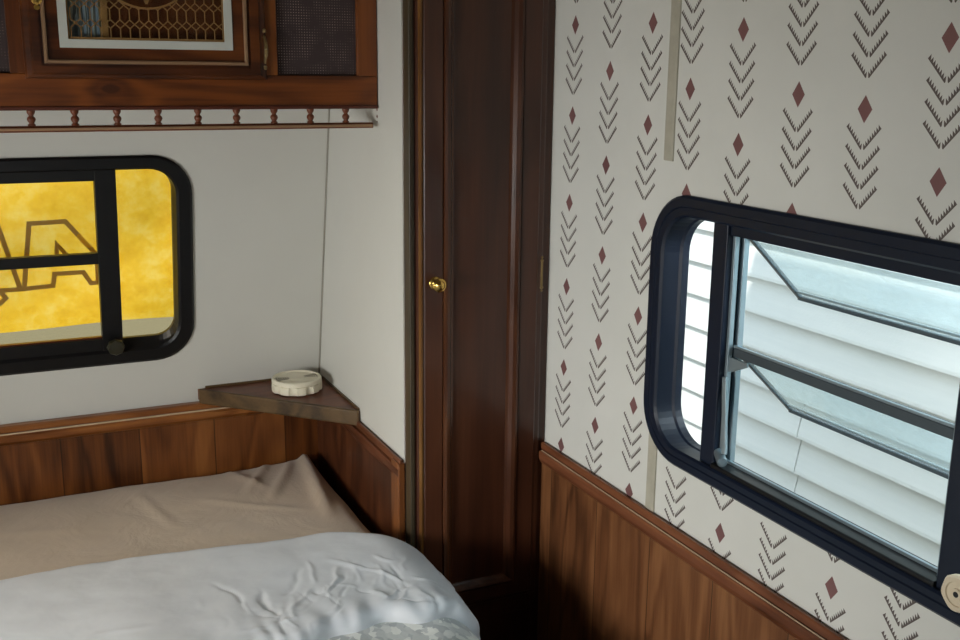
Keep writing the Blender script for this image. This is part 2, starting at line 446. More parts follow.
bm = bmesh.new(); rail_profile(bm, lambda a, d, z: (a, 2.838-d, z), XL, XP-.008, hi=.708, lo=.656, upper=.026, lower=.038); t1 = struct(link('trim_1', bm, m_rail_x))
bm = bmesh.new(); tube(bm, (XL, 2.838-.0292, .689), (XP-.01, 2.838-.0292, .689), .0026, 8); link('highlight_bead', bm, m_rail_glint, t1)  # added bead paints the bright highlight on the rail's ledge
bm = bmesh.new(); rail_profile(bm, lambda a, d, z: (XP-.006-d, a, z), YW+.001, 2.80, upper=.006, lower=.012); struct(link('trim_2', bm, m_rail_y))
bm = bmesh.new(); rail_profile(bm, lambda a, d, z: (XR-.006-d, a, z), -3.2, YW-.036, hi=.7265, lo=.674, upper=.008, lower=.014); t3 = struct(link('trim_3', bm, m_rail_y))
bm = bmesh.new(); tube(bm, (XR-.006-.0088, -3.2, .7072), (XR-.006-.0088, YW-.04, .7072), .0012, 8); link('highlight_bead', bm, m_rail_glint, t3)  # same painted highlight along the right wall's rail
struct(link('trim_4', B((XP-.017, XP+.0015, YW-.001, YW+.050, 0, .712)), m_rail_z, bevel=.004))
struct(link('trim_5', B((XR-.004, XR+.002, 1.660, 1.689, 1.438, CE)), m_strip, bevel=.002))
struct(link('trim_6', B((XR-.004, XR+.002, 1.664, 1.693, RAIL-.002, .93)), m_strip, bevel=.002))
bm = bmesh.new(); tube(bm, PB(XP-.002, .70, -.002), PB(XP-.002, CE, -.002), .0026, 8); struct(link('trim_7', bm, m_seam))

# ------------------------------------------------------------------ back window (window_1)
def back_window():
    x0, x1, z0, z1 = BW
    L = lambda a, b, c, e, r, d: [PB(x, z, d) for x, z in rrect(a, b, c, e, r)]
    bm = bmesh.new()
    loft(bm, [L(x0+.026, x1-.026, z0+.026, z1-.026, .075, .035), L(x0+.026, x1-.026, z0+.026, z1-.026, .075, .0), L(x0, x1, z0, z1, .1, .0), L(x0, x1, z0, z1, .1, -.006), L(x0+.006, x1-.006, z0+.006, z1-.006, .096, -.011),
              L(x0+.034, x1-.034, z0+.034, z1-.03, .07, -.011), L(x0+.040, x1-.040, z0+.040, z1-.034, .066, -.006), L(x0+.046, x1-.046, z0+.066, z1-.036, .05, .018), L(x0+.046, x1-.046, z0+.066, z1-.036, .05, .035)], close=True)
    w = struct(link('window_1', bm, m_black, smooth=False), 'rounded black framed back window with yellow light behind it', 'window')
    # uprights either side of the middle light
    def slab(xa, xb, za, zb, d0, d1):
        b = bmesh.new(); P = [(xa, za), (xb, za), (xb, zb), (xa, zb)]
        loft(b, [[PB(x, z, d0) for x, z in P], [PB(x, z, d1) for x, z in P]]); 
        b.verts.ensure_lookup_table(); b.faces.new([b.verts[i] for i in (3,2,1,0)]); b.faces.new([b.verts[i] for i in (4,5,6,7)]); return b
    for xa in (.250, -.240):
        link('mullion', slab(xa, xa+.050, .885, 1.372, -.006, .028), m_black, w, bevel=.002)
    link('sash_frame', slab(-.20, .252, 1.332, 1.368, -.004, .027), m_black, w, bevel=.002)
    link('sash_frame', slab(-.20, .252, .878, .918, -.004, .027), m_black, w, bevel=.002)
    link('cross_bar', slab(-.20, .252, 1.121, 1.149, -.004, .024), m_black, w, bevel=.002)
    link('sill_strip', slab(-.20, .252, .9185, .9225, .004, .02), plain('copper_brown_strip', lin(96,48,30), .35, .4), w)
    for xa, xb in ((.298, .434), (-.376, -.236)): link('side_pane', slab(xa, xb, .908, 1.36, .029, .031), m_glass_amber, w)
    link('middle_pane', slab(-.195, .252, .915, 1.34, .019, .021), m_glass_amber, w)
    k = bmesh.new(); c = PB(.279, .903, -.006)
    lathe(k, [(.009, 0), (.009, .012), (.017, .013), (.021, .017), (.021, .026), (.018, .030), (.006, .031)], c, (0, -1, -.2), 24, lambda r, h, t: r*(1+.06*math.cos(8*t)) if r > .015 else r)
    link('latch_knob', k, plain('dark_olive_plastic', lin(40,38,24), .4), w, smooth=False)
back_window()

# yellow banner outside
def banner():
    bm = bmesh.new(); nx, nz = 70, 50; X0, X1, Z0, Z1 = -.62, .66, .922, 1.62
    def P(i, j):
        x = X0+(X1-X0)*i/nx; z = Z0+(Z1-Z0)*j/nz
        d = .16 + .010*math.sin(x*9+z*5) + .006*math.sin(z*17-x*6) + .02*(mnoise.noise((x*3, z*3, 2)))
        return x, yl(z)+d, z
    g = [[bm.verts.new(P(i, j)) for j in range(nz+1)] for i in range(nx+1)]
    for i in range(nx):
        for j in range(nz): bm.faces.new((g[i][j], g[i+1][j], g[i+1][j+1], g[i][j+1]))
    o = link('banner', bm, m_banner, smooth=True)
    o['label'] = 'yellow cloth banner with outlined letters hanging outside the back window'; o['category'] = 'banner'
    # the outlined letter A and the corner of the one beside it, drawn as strokes (seen from behind)
    def stroke(pts, closed, name):
        b = bmesh.new(); hw = .0060; n = len(pts)
        A, Q = [], []
        for i in range(n):
            p = Vector(pts[i])
            a = Vector(pts[i-1]) if (i > 0 or closed) else None; c = Vector(pts[(i+1) % n]) if (i < n-1 or closed) else None
            d1 = (p-a).normalized() if a is not None else None; d2 = (c-p).normalized() if c is not None else None
            d1 = d1 or d2; d2 = d2 or d1
            n1 = Vector((-d1.y, d1.x)); n2 = Vector((-d2.y, d2.x)); m = (n1+n2).normalized(); k = hw/max(.45, m.dot(n1))
            for L, sgn in ((A, 1), (Q, -1)):
                q = p + m*k*sgn
                d = .16 + .010*math.sin(q.x*9+q.y*5) + .006*math.sin(q.y*17-q.x*6) + .02*(mnoise.noise((q.x*3, q.y*3, 2)))
                L.append(b.verts.new((q.x, yl(q.y)+d-.0016, q.y)))
        for i in range(n if closed else n-1):
            j = (i+1) % n; b.faces.new((A[i], A[j], Q[j], Q[i]))
        s = link(name, b, m_ink, o)
        so = s.modifiers.new('thick', 'SOLIDIFY'); so.thickness = .0006
        # a thin printed film just inside the cloth
        return s
    F = {k: [(x, z-.006) for x, z in v] for k, v in LETTER.items()}
    stroke(F['A_outer'], True, 'letter_outline'); stroke(F['A_inner'], True, 'letter_outline'); stroke(F['B_outer'], True, 'letter_outline')
LETTER = {
 'A_outer': [(.079,1.046),(.104,1.216),(.190,1.218),(.262,1.124),(.262,1.046),(.244,1.046),(.226,1.079),(.155,1.080),(.149,1.048)],
 'A_inner': [(.162,1.118),(.166,1.158),(.196,1.118)],
 'B_outer': [(-.070,1.218),(.03,1.218),(.070,1.046),(.022,1.046),(.034,1.025),(.018,1.010),(-.110,1.008),(-.110,1.046)],
}
banner()

# ------------------------------------------------------------------ right window (window_2)
def right_window():
    y0, y1, z0, z1 = RW
    L = lambda a, b, c, e, r, x: [(x, y, z) for y, z in rrect(a, b, c, e, r, 10)]
    bm = bmesh.new()
    loft(bm, [L(y0+.034, y1-.034, z0+.026, z1-.034, .08, XR+.05), L(y0+.034, y1-.034, z0+.026, z1-.034, .08, XR), L(y0, y1, z0, z1, .112, XR), L(y0, y1, z0, z1, .112, XR-.006), L(y0+.005, y1-.005, z0+.005, z1-.005, .107, XR-.010),
              L(y0+.020, y1-.020, z0+.018, z1-.020, .094, XR-.010), L(y0+.022, y1-.022, z0+.020, z1-.022, .092, XR-.0075), L(y0+.036, y1-.036, z0+.030, z1-.036, .08, XR-.0075), L(y0+.041, y1-.041, z0+.034, z1-.040, .077, XR-.003),
              L(y0+.045, y1-.045, z0+.034, z1-.042, .078, XR+.030), L(y0+.050, y1-.050, z0+.036, z1-.044, .075, XR+.034), L(y0+.050, y1-.050, z0+.036, z1-.044, .075, XR+.05)], close=True)
    w = struct(link('window_2', bm, m_navy), 'large rounded dark framed side window with two tilted glass panes', 'window')
    for o_ in (w,):
        for p in o_.data.polygons: p.use_smooth = False
    MA, MB = (1.492, 1.534), (.934, .976)
    for a, b in (MA, MB): link('mullion', B((XR+.004, XR+.046, a, b, z0+.030, z1-.036)), m_navy, w, bevel=.003)
    ya, yb = MB[1], MA[0]
    link('head_rail', B((XR+.010, XR+.046, ya-.002, yb+.002, 1.320, z1-.036)), m_navy, w, bevel=.003)
    link('sill_rail', B((XR-.002, XR+.046, ya-.002, yb+.002, z0+.032, .893)), m_black, w, bevel=.003)
    link('sill_track', B((XR+.026, XR+.032, ya, yb, .8925, .8985)), m_alu, w, bevel=.001)
    link('jamb_channel', B((XR+.016, XR+.026, yb-.008, yb, .893, 1.320), (XR+.034, XR+.046, yb-.011, yb, .893, 1.320)), m_alu, w, bevel=.0015)
    link('jamb_channel', B((XR+.016, XR+.046, ya, ya+.010, .893, 1.320)), m_alu, w, bevel=.0015)
    for a, b in ((MA[1]-.001, y1-.047), (y0+.047, MB[0]+.001)): link('side_pane', B((XR+.042, XR+.045, a, b, z0+.034, z1-.042)), m_glass, w)
    # meeting rail at mid height
    link('meeting_rail', B((XR+.024, XR+.046, ya, yb-.012, 1.098, 1.116)), m_darkalu, w, bevel=.002)
    link('rail_gasket', B((XR+.0235, XR+.030, ya, yb-.012, 1.116, 1.1205)), m_alu, w, bevel=.001)
    # two awning panes, hinged along the top and swung outwards
    for hx, hz in ((XR+.036, 1.326), (XR+.036, 1.107)):
        bx, bz = hx+.137, hz-.130
        lo, hi = ya+.012, yb-.012
        b = bmesh.new(); dx, dz = (bx-hx), (bz-hz); ln = math.hypot(dx, dz); nx, nz = -dz/ln*.0018, dx/ln*.0018
        A = [(hx-nx, lo, hz-nz), (hx+nx, lo, hz+nz), (bx+nx, lo, bz+nz), (bx-nx, lo, bz-nz)]
        loft(b, [A, [(x, hi, z) for x, _, z in A]]); b.verts.ensure_lookup_table()
        b.faces.new([b.verts[i] for i in (3,2,1,0)]); b.faces.new([b.verts[i] for i in (4,5,6,7)])
        p = link('awning_pane', b, m_glass_dusty, w)
        b = bmesh.new()
        bar(b, (bx, lo-.004, bz), (bx, hi+.004, bz), .010, .009, (0, 0, 1))
        bar(b, (hx, hi, hz), (bx, hi, bz), .008, .010, (0, 1, 0)); bar(b, (hx, lo, hz), (bx, lo, bz), .008, .010, (0, 1, 0))
        f = link('pane_frame', b, m_darkalu, p, bevel=.0015)
        b = bmesh.new(); bar(b, (bx-.014, lo, bz+.0135), (bx-.014, hi, bz+.0135), .004, .004); link('gasket', b, m_alu, p)
    # operating lever at the left jamb
    b = bmesh.new()
    P = [(yb, 1.098), (yb, 1.068), (yb-.020, 1.072), (yb-.058, 1.090), (yb-.058, 1.098)]
    loft(b, [[(XR+.018, y, z) for y, z in P], [(XR+.023, y, z) for y, z in P]]); b.verts.ensure_lookup_table()
    b.faces.new([b.verts[i] for i in (4,3,2,1,0)]); b.faces.new([b.verts[i] for i in range(5, 10)])
    link('lever_bracket', b, m_alu, w, bevel=.001)
    b = bmesh.new(); bar(b, (XR+.014, yb-.006, 1.06), (XR+.006, yb-.028, .918), .006, .012, (0, 1, 0)); link('lever_arm', b, m_alu, w, bevel=.0015)
    b = bmesh.new(); tube(b, (XR+.014, yb-.002, .912), (XR-.002, yb-.034, .905), .0095, 16); tube(b, (XR-.002, yb-.034, .905), (XR-.0025, yb-.035, .905), .006, 12); link('lever_pivot', b, m_alu, w, bevel=.001)
    # cream crank knob at the lower right of the middle light
    b = bmesh.new(); c = Vector((XR-.012, .909, .912))
    lathe(b, [(.008, -.02), (.008, .006), (.022, .007), (.026, .010), (.0265, .020), (.024, .0235), (.0175, .0235), (.0165, .0215), (.0085, .0215), (.008, .0235), (.004, .0235), (.0038, .019), (.001, .019)], c, (-1, 0, 0), 32,
          lambda r, h, t: r*(1+.035*math.cos(6*t)) if r > .02 else r)
    kn = link('crank_knob', b, m_knobc, w, smooth=True); kn.data.polygons.foreach_set('use_smooth', [False]*len(kn.data.polygons)); kn['label'] = 'round cream plastic crank knob'
    b = bmesh.new(); lathe(b, [(.0042, .0), (.0042, .0005), (.002, .0008)], c + Vector((-.0236, 0, 0)), (-1, 0, 0), 12); link('screw', b, m_gasket, kn)
right_window()

# ------------------------------------------------------------------ the house next door, its lap siding and the ground
def house():
    hs = thing('house', (2.22, 1.5, -.5), 'pale house wall of white lap siding seen through the side window', 'building')
    X, E_, Z = 2.2, .113, -.49
    bm = bmesh.new(); k = 0; seg = []
    ends = (-2.6, 5.4)
    z = Z
    # each course tapers out to a thick lower edge; courses break at staggered butt joints
    while z < 2.35:
        jo = 2.33 if abs(z - .42) < .12 else -99 + k
        cuts = [ends[0]] + ([jo] if ends[0] < jo < ends[1] else []) + [ends[1]]
        for a, b in zip(cuts, cuts[1:]):
            P = [(X-.027, z), (X-.0262, z+.010), (X-.004, z+E_+.004), (X+.010, z+E_+.004), (X+.010, z)]
            g = .0025 if len(cuts) > 2 else 0
            loft(bm, [[(x, a+g, zz) for x, zz in P], [(x, b-g, zz) for x, zz in P]])
            bm.verts.ensure_lookup_table(); bm.faces.new([bm.verts[i] for i in range(-10, -5)]); bm.faces.new([bm.verts[i] for i in range(-1, -6, -1)])
        z += E_; k += 1
    link('siding', bm, m_siding, hs)
    link('wall_core', B((X+.011, X+.15, ends[0], ends[1], -.5, 2.5)), m_siding, hs)
    link('eave', B((X-.25, X+.3, ends[0], ends[1], 2.5, 2.56)), m_siding, hs)
house()
g = struct(link('ground', B((-9, 9, -9, 14, -.56, -.5)), m_ground))

# ------------------------------------------------------------------ wardrobe
def wardrobe():
    w = thing('wardrobe', (1.01, 2.5, 0), 'tall narrow dark wooden wardrobe with a panelled door and brass knob', 'wardrobe')
    x0, x1 = XP+.014, XR-.001
    YF = 2.13
    T = CE-.004
    link('carcass', B((x0, x0+.016, YW+.016, 2.53, .02, T), (x1-.016, x1, YW+.016, 2.53, .02, T), (x0, x1, 2.515, 2.53, .02, T), (x0, x1, YW+.016, 2.53, .28, .296), (x0, x1, YW+.016, 2.53, T-.016, T)), m_ward, w)
    link('face_frame', B((XP+.003, .858, YF, YW+.018, .0, T), (1.158, x1, YF, YW+.018, .0, T), (.858, 1.158, YF, YW+.018, 2.05, T), (.858, 1.158, YF+.002, YW+.018, .285, .36)), m_ward, w, bevel=.002)
    e = link('corner_edging', B((XP+.001, .8475, YF-.004, YW-.001, .0, T)), m_ward_edge, w, bevel=.003); e['label'] = 'dull olive brown edging strip'
    k = link('toe_panel', B((.858, 1.158, YF+.006, YW+.018, .0, .285)), m_ward, w)
    # the door: moulded rails and stiles round a recessed panel with a raised field
    d0, d1, db, dt = .8515, 1.1675, .331, 2.066
    def fr(ix, iz, y, izb=None): return [(x, y, z) for x, z in ((d0+ix, db+(izb or iz)), (d1-ix, db+(izb or iz)), (d1-ix, dt-iz), (d0+ix, dt-iz))]
    bm = bmesh.new()
    yf = YF-.012
    loft(bm, [fr(0, 0, YF-.001), fr(0, 0, yf+.006), fr(.004, .004, yf+.004), fr(.014, .010, yf+.003), fr(.018, .014, yf), fr(.060, .044, yf), fr(.063, .046, yf+.003)])
    bm.verts.ensure_lookup_table(); bm.faces.new([bm.verts[i] for i in (3,2,1,0)])
    door = link('door', bm, m_ward, w)
    bm = bmesh.new()
    loft(bm, [fr(.0625, .0455, yf+.004), fr(.064, .047, yf-.004), fr(.070, .052, yf-.006), fr(.078, .058, yf-.003), fr(.084, .063, yf+.006), fr(.090, .068, yf+.009), fr(.090, .068, yf+.014), fr(.0625, .0455, yf+.014)])
    link('moulding', bm, wood('moulding_wood', lin(46,24,14), lin(74,42,26), lin(96,60,38), 'Z', 'X', .25, None, .8), door)
    bm = bmesh.new(); L1 = fr(.088, .066, yf+.010)
    R = loft(bm, [fr(.088, .066, yf+.012), fr(.090, .068, yf+.0095)]); bm.faces.new(R[-1]); link('panel', bm, m_ward, door)
    bm = bmesh.new(); tube(bm, (d0+.009, yf+.004, db+.012), (d0+.009, yf+.004, dt-.012), .0052, 10)  # brown-gold bead paints the amber window's reflection down the door edge
    link('edge_glint_bead', bm, wood('edge_glint_gold', lin(70,42,18), lin(112,74,36), lin(138,100,56), 'Z', 'X', .25), door)
    kn = bmesh.new(); c = (.8945, yf+.001, 1.141)
    lathe(kn, [(.0155, -.001), (.0155, .002), (.0125, .004), (.006, .005), (.0055, .016), (.012, .0185), (.0155, .0235), (.016, .0265), (.0135, .028), (.011, .0285), (.010, .031), (.006, .034), (.001, .035)], c, (0, -1, 0), 32)
    link('knob', kn, m_brass, door, smooth=True)['label'] = 'round brass knob'
    h = bmesh.new(); hx, hy = 1.1645, YF-.007
    tube(h, (hx, hy, 1.112), (hx, hy, 1.172), .0034, 10)
    lathe(h, [(.001, 0), (.004, .003), (.002, .007), (.005, .010), (.0045, .013)], (hx, hy, 1.099), (0,0,1), 10); lathe(h, [(.0045, 0), (.005, .003), (.002, .006), (.004, .010), (.001, .013)], (hx, hy, 1.172), (0,0,1), 10)
    box(h, hx-.001, hx+.003, YF-.003, YF+.001, 1.114, 1.170)
    link('hinge', h, m_dkbrass, door)['label'] = 'slim antique brass hinge'
wardrobe()

# ------------------------------------------------------------------ overhead cabinet
YC = 2.31
def cabinet():
    c = thing('overhead_cabinet', (.1, 2.45, 1.518), 'wooden overhead cabinet with a glazed lattice door above the back window', 'cabinet')
    zb, x0, x1 = 1.518, -.98, XP-.002
    T = CE-.004
    def back(z): return yl(z)-.006
    bm = bmesh.new()
    # carcass follows the leaning wall
    P = [(YC+.018, zb), (back(zb), zb), (back(T), T), (YC+.018, T)]
    for xa, xb in ((x0, x0+.014), (x1-.014, x1)):
        loft(bm, [[(xa, y, z) for y, z in P], [(xb, y, z) for y, z in P]]); bm.verts.ensure_lookup_table()
        bm.faces.new([bm.verts[i] for i in range(-8, -4)]); bm.faces.new([bm.verts[i] for i in range(-1, -5, -1)])
    box(bm, x0, x1, YC+.018, back(zb)-.005, zb+.002, zb+.016)
    link('carcass', bm, m_inside, c)
    D = [(.0995, .5785), (-.735, -.240)]
    S = [(.605, .787), (-.110, .0725), (-.96, -.755)]
    bm = bmesh.new()
    open_ = sorted(S + [(.125, .562), (-.705, -.27)])
    xs = [x0] + [v for p in open_ for v in p] + [x1]
    bm.free()
    for a, b in zip(xs[0::2], xs[1::2]): link('stile', B((a, b, YC, YC+.018, 1.587, 2.052)), m_cab_v, c, bevel=.0015)
    link('bottom_rail', B((x0, x1, YC, YC+.018, zb, 1.587)), m_cab, c, bevel=.002)
    link('top_rail', B((x0, x1, YC, YC+.018, 2.052, T)), m_cab, c, bevel=.002)
    link('base_bead', B((x0, x1, YC-.004, YC+.012, zb-.003, zb+.005)), plain('dark_red_bead', lin(78,34,18), .35, var=.15), c, bevel=.002)
    for i, (a, b) in enumerate(S):
        s = link('screen_panel', B((a-.006, b+.006, YC+.012, YC+.0155, 1.581, 2.058)), m_screen, c)
        s['label'] = 'dark woven screen panel'
    for a, b in D:
        zb_, zt = 1.577, 2.062; yf = YC-.018
        def fr(i, y):
            k = i-.0065 if i > .030 else i*.67; q = i+.005 if i > .030 else i
            return [(x, y, z) for x, z in ((a+i, zb_+k), (b-q, zb_+k), (b-q, zt-k), (a+i, zt-k))]
        bm = bmesh.new()
        loft(bm, [fr(0, YC-.001), fr(0, yf+.010), fr(.004, yf+.006), fr(.012, yf+.004), fr(.016, yf), fr(.031, yf), fr(.031, YC-.002)], close=True)
        loft(bm, [fr(.043, YC-.002), fr(.043, yf+.003), fr(.067, yf+.004), fr(.067, YC-.002)], close=True)
        loft(bm, [fr(.030, YC-.002), fr(.030, yf+.004), fr(.043, yf+.004), fr(.043, YC-.002)], close=True)
        d = link('door', bm, m_cabd, c)
        bm = bmesh.new(); loft(bm, [fr(.036, yf+.005), fr(.036, yf-.001), fr(.0375, yf-.0035), fr(.0415, yf-.0035), fr(.0435, yf-.001), fr(.0435, yf+.005)])
        link('gold_bead', bm, m_gold, d)
        bm = bmesh.new(); loft(bm, [fr(.0665, yf+.006), fr(.067, yf+.001), fr(.083, yf+.001), fr(.084, yf+.008)]); link('white_mat', bm, m_matte, d)
        bm = bmesh.new(); q = fr(.080, yf+.009); r_ = fr(.080, yf+.011)
        R = loft(bm, [q, r_]); bm.faces.new(R[0][::-1]); bm.faces.new(R[1]); link('glass_pane', bm, m_glass_cab, d)
        # brass lattice: rows of upright bars joined by crossed diagonals, with an open round in the middle
        gx0, gx1, gz0, gz1 = a+.084, b-.089, zb_+.079, zt-.079
        cx, cz, cr = (gx0+gx1)/2, (gz0+gz1)/2, .103
        bm = bmesh.new(); yy = yf+.006
        def strip(p, q):
            n_ = 6
            for k in range(n_):   # clip by the round
                s0, s1 = k/n_, (k+1)/n_; m = (s0+s1)/2
                mx, mz = p[0]+(q[0]-p[0])*m, p[1]+(q[1]-p[1])*m
                if math.hypot(mx-cx, mz-cz) < cr-.001: continue
                if not (gx0 < mx < gx1 and gz0 < mz < gz1): continue
                A = (p[0]+(q[0]-p[0])*s0, yy, p[1]+(q[1]-p[1])*s0); Q = (p[0]+(q[0]-p[0])*s1, yy, p[1]+(q[1]-p[1])*s1)
                bar(bm, A, Q, .0020, .0020, (0, 1, 0))
        pitch, z = .01872, gz0
        ncol = int((gx1-gx0)/pitch)+1
        while z < gz1:
            hb, hc = .0205, .0165
            for i in range(ncol+1):
                x = gx0+i*pitch+.006
                strip((x, z), (x, z+hb)); strip((x, z+hb), (x+pitch, z+hb+hc)); strip((x+pitch, z+hb), (x, z+hb+hc))
            z += hb+hc
        for rr in (cr,):
            for i in range(48):
                t0, t1 = 2*math.pi*i/48, 2*math.pi*(i+1)/48
                bar(bm, (cx+rr*math.cos(t0), yy, cz+rr*math.sin(t0)), (cx+rr*math.cos(t1), yy, cz+rr*math.sin(t1)), .004, .003, (0, 1, 0))
        for P4 in (((gx0, gz0), (gx1, gz0)), ((gx1, gz0), (gx1, gz1)), ((gx1, gz1), (gx0, gz1)), ((gx0, gz1), (gx0, gz0))):
            bar(bm, (P4[0][0], yy, P4[0][1]), (P4[1][0], yy, P4[1][1]), .005, .003, (0, 1, 0))
        # a four-petalled outline inside the round
        for i in range(4):
            t = math.pi/2*i
            for s in (-1, 1):
                bar(bm, (cx+.094*math.cos(t), yy, cz+.094*math.sin(t)), (cx+.045*math.cos(t+s*.5), yy, cz+.045*math.sin(t+s*.5)), .004, .002, (0, 1, 0))
        link('lattice', bm, m_lattice, d)
        # inner backing
        link('backing', B((a+.03, b-.03, YC+.016, YC+.02, 1.592, 2.05)), m_inside, d)
        kn = bmesh.new(); lathe(kn, [(.009, 0), (.009, .003), (.005, .005), (.0045, .011), (.009, .015), (.010, .020), (.006, .024), (.001, .025)], (a+.030, yf+.001, 1.726), (0, -1, 0), 20)
        tube(kn, (a+.030, yf+.001, 1.728), (a+.030, yf-.003, 1.728), .0075, 16); tube(kn, (a+.030, yf+.001, 1.712), (a+.030, yf-.003, 1.712), .0055, 16)
        link('latch', kn, m_brass, d, smooth=False)['label'] = 'brass latch'
        h = bmesh.new(); hx, hy = b-.004, YC-.010
        for k in range(8):
            t0, t1 = k/8, (k+1)/8; bow = lambda t: hy-.016*math.sin(math.pi*t)
            tube(h, (hx, bow(t0), 1.612+.058*t0), (hx, bow(t1), 1.612+.058*t1), .0028+.0014*math.sin(math.pi*t0), 8, .0028+.0014*math.sin(math.pi*t1))
        lathe(h, [(.005, 0), (.004, .006), (.002, .008)], (hx, hy, 1.606), (0, -.2, -1), 8); lathe(h, [(.005, 0), (.004, .006), (.002, .008)], (hx, hy, 1.676), (0, -.2, 1), 8)
        link('hinge', h, m_dkbrass, d)['label'] = 'slim antique brass hinge'
cabinet()
# behind the lattice: added blue stripes and pale bar, painting a window's reflection
cl = link('reflection_stripes', None or (lambda: (lambda bm: ([bm.faces.new([bm.verts.new(p) for p in Q]) for Q in
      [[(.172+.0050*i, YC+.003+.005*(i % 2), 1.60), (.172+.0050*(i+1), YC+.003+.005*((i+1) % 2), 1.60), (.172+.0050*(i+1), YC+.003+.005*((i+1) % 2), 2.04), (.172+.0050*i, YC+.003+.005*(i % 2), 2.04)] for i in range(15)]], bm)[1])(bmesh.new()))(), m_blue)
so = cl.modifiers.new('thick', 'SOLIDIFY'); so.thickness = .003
cl['label'] = 'painted blue and grey stripes standing in for a window reflection in the cabinet glass'; cl['category'] = 'reflection'
bt = link('reflection_bar', B((.2490, .2620, YC+.001, YC+.013, 1.59, 2.05)), plain('pale_painted_reflection', lin(176,136,84), .45, var=.12), bevel=.001)
bt['label'] = 'added pale upright bar, part of the painted window reflection in the cabinet glass'; bt['category'] = 'batten'

# ------------------------------------------------------------------ spindle gallery under the cabinet
def gallery():
    g = thing('gallery_rail', (.1, YC+.012, 1.472), 'low turned spindle gallery with a slim rail hanging beneath the overhead cabinet', 'rail')
    b = bmesh.new()
    P = [(YC-.002, 1.4735), (YC, 1.472), (YC+.022, 1.472), (YC+.024, 1.4735), (YC+.024, 1.482), (YC+.022, 1.484), (YC+.002, 1.484), (YC-.002, 1.481)]
    loft(b, [[(-.98, y, z) for y, z in P], [(.821, y, z) for y, z in P]]); b.verts.ensure_lookup_table()
    b.faces.new([b.verts[i] for i in range(7, -1, -1)]); b.faces.new([b.verts[i] for i in range(8, 16)])
    r = link('rail', b, m_spin, g)
    bd = link('brass_bead', B((-.978, .819, YC-.0045, YC-.0015, 1.4752, 1.4808)), m_gold, r, bevel=.001); bd['label'] = 'gold bead along the rail'
    prof = [(.0074, 0), (.0078, .003), (.0052, .005), (.0046, .006), (.0072, .0095), (.0086, .013), (.0074, .017), (.0042, .020), (.0050, .022), (.0076, .026), (.0082, .029), (.0082, .0325)]
    first = None
    for k in range(-12, 10):
        x = .104 + .0820*k
        if first is None:
            b = bmesh.new(); lathe(b, prof, (0, 0, 0), (0, 0, 1), 16)
            first = link('spindle', b, m_spin, g, smooth=True); o = first
        else:
            o = first.copy(); COL.objects.link(o)
        o.location = Vector((x, YC+.011, 1.4838)) - Vector(g.location)
gallery()

# ------------------------------------------------------------------ corner shelf with the round plastic case
def shelf():
    s = thing('corner_shelf', (.74, 2.72, .70), 'triangular brown wooden corner shelf above the head of the bed', 'shelf')
    zt, zb = .746, .712
    A, C, D = (.490, yl(.73)-.003), (XP-.001, 2.474), (XP-.001, yl(.73)-.003)
    bm = bmesh.new()
    P = [A, (A[0]+.012, A[1]-.020), (C[0]-.016, C[1]+.004), C, D]
    Q = [A, (A[0]+.010, A[1]-.012), (C[0]-.008, C[1]+.003), C, D]
    loft(bm, [[(x, y, zb+.002) for x, y in P], [(x, y, zt-.002) for x, y in P]]); bm.verts.ensure_lookup_table()
    bm.faces.new([bm.verts[i] for i in range(4, -1, -1)]); bm.faces.new([bm.verts[i] for i in range(5, 10)])
    link('board', bm, m_shelf, s)
    # front band with rounded ends
    n = Vector((C[0]-A[0], C[1]-A[1], 0)).normalized(); out = Vector((n.y, -n.x, 0))
    p, q = Vector((A[0]+.002, A[1]-.010, (zt+zb)/2-.002)) , Vector((C[0]-.004, C[1]-.004, (zt+zb)/2-.002))
    bm = bmesh.new(); bar(bm, p, q, .012, zt-zb+.008); link('edge_band', bm, m_shelf_edge, s, bevel=.005, seg=3)
    bm = bmesh.new(); bar(bm, (A[0]+.02, A[1]-.002, zt+.002), (D[0]-.004, D[1]-.002, zt+.002), .004, .006); bar(bm, (D[0]-.002, D[1]-.004, zt+.002), (C[0]-.002, C[1]+.004, zt+.002), .004, .006)
    link('back_lip', bm, m_shelf_edge, s)
shelf()
def puck():
    cx, cy, z = .735, 2.714, .7465
    p = thing('round_case', (cx, cy, z), 'small round cream plastic case with a scalloped rim on the corner shelf', 'case')
    bm = bmesh.new()
    def wob(r, h, t):
        if h < .001 or h > .0245: return r
        return r*(1-.085*max(0, math.cos(9*t))**.7)
    lathe(bm, [(.060, 0), (.0675, .002), (.0685, .006), (.0685, .018), (.0680, .0225), (.0640, .0240)], (cx, cy, z), (0,0,1), 108, wob)
    link('body', bm, m_cream, p)
    bm = bmesh.new()
    lathe(bm, [(.0640, .0236), (.0675, .0255), (.0675, .034), (.0655, .0372), (.0605, .0372), (.0590, .0345), (.050, .0345), (.0495, .0350), (.038, .0350), (.0375, .0345), (.026, .0345), (.0255, .0352), (.001, .0356)], (cx, cy, z), (0,0,1), 64)
    lid = link('lid', bm, m_cream, p)
    for sd in (-1, 1):
      bm = bmesh.new()
      for k in range(6):
        rr = .0550-.0062*k; m = 7
        for i in range(m):
            t0 = (i/m-.5)*.62+(0 if sd > 0 else math.pi); t1 = t0+.62/m
            bar(bm, (cx+rr*math.cos(t0), cy+rr*math.sin(t0), z+.0352), (cx+rr*math.cos(t1), cy+rr*math.sin(t1), z+.0352), .0022, .0012)
      link('slots', bm, m_creamd, lid)
puck()

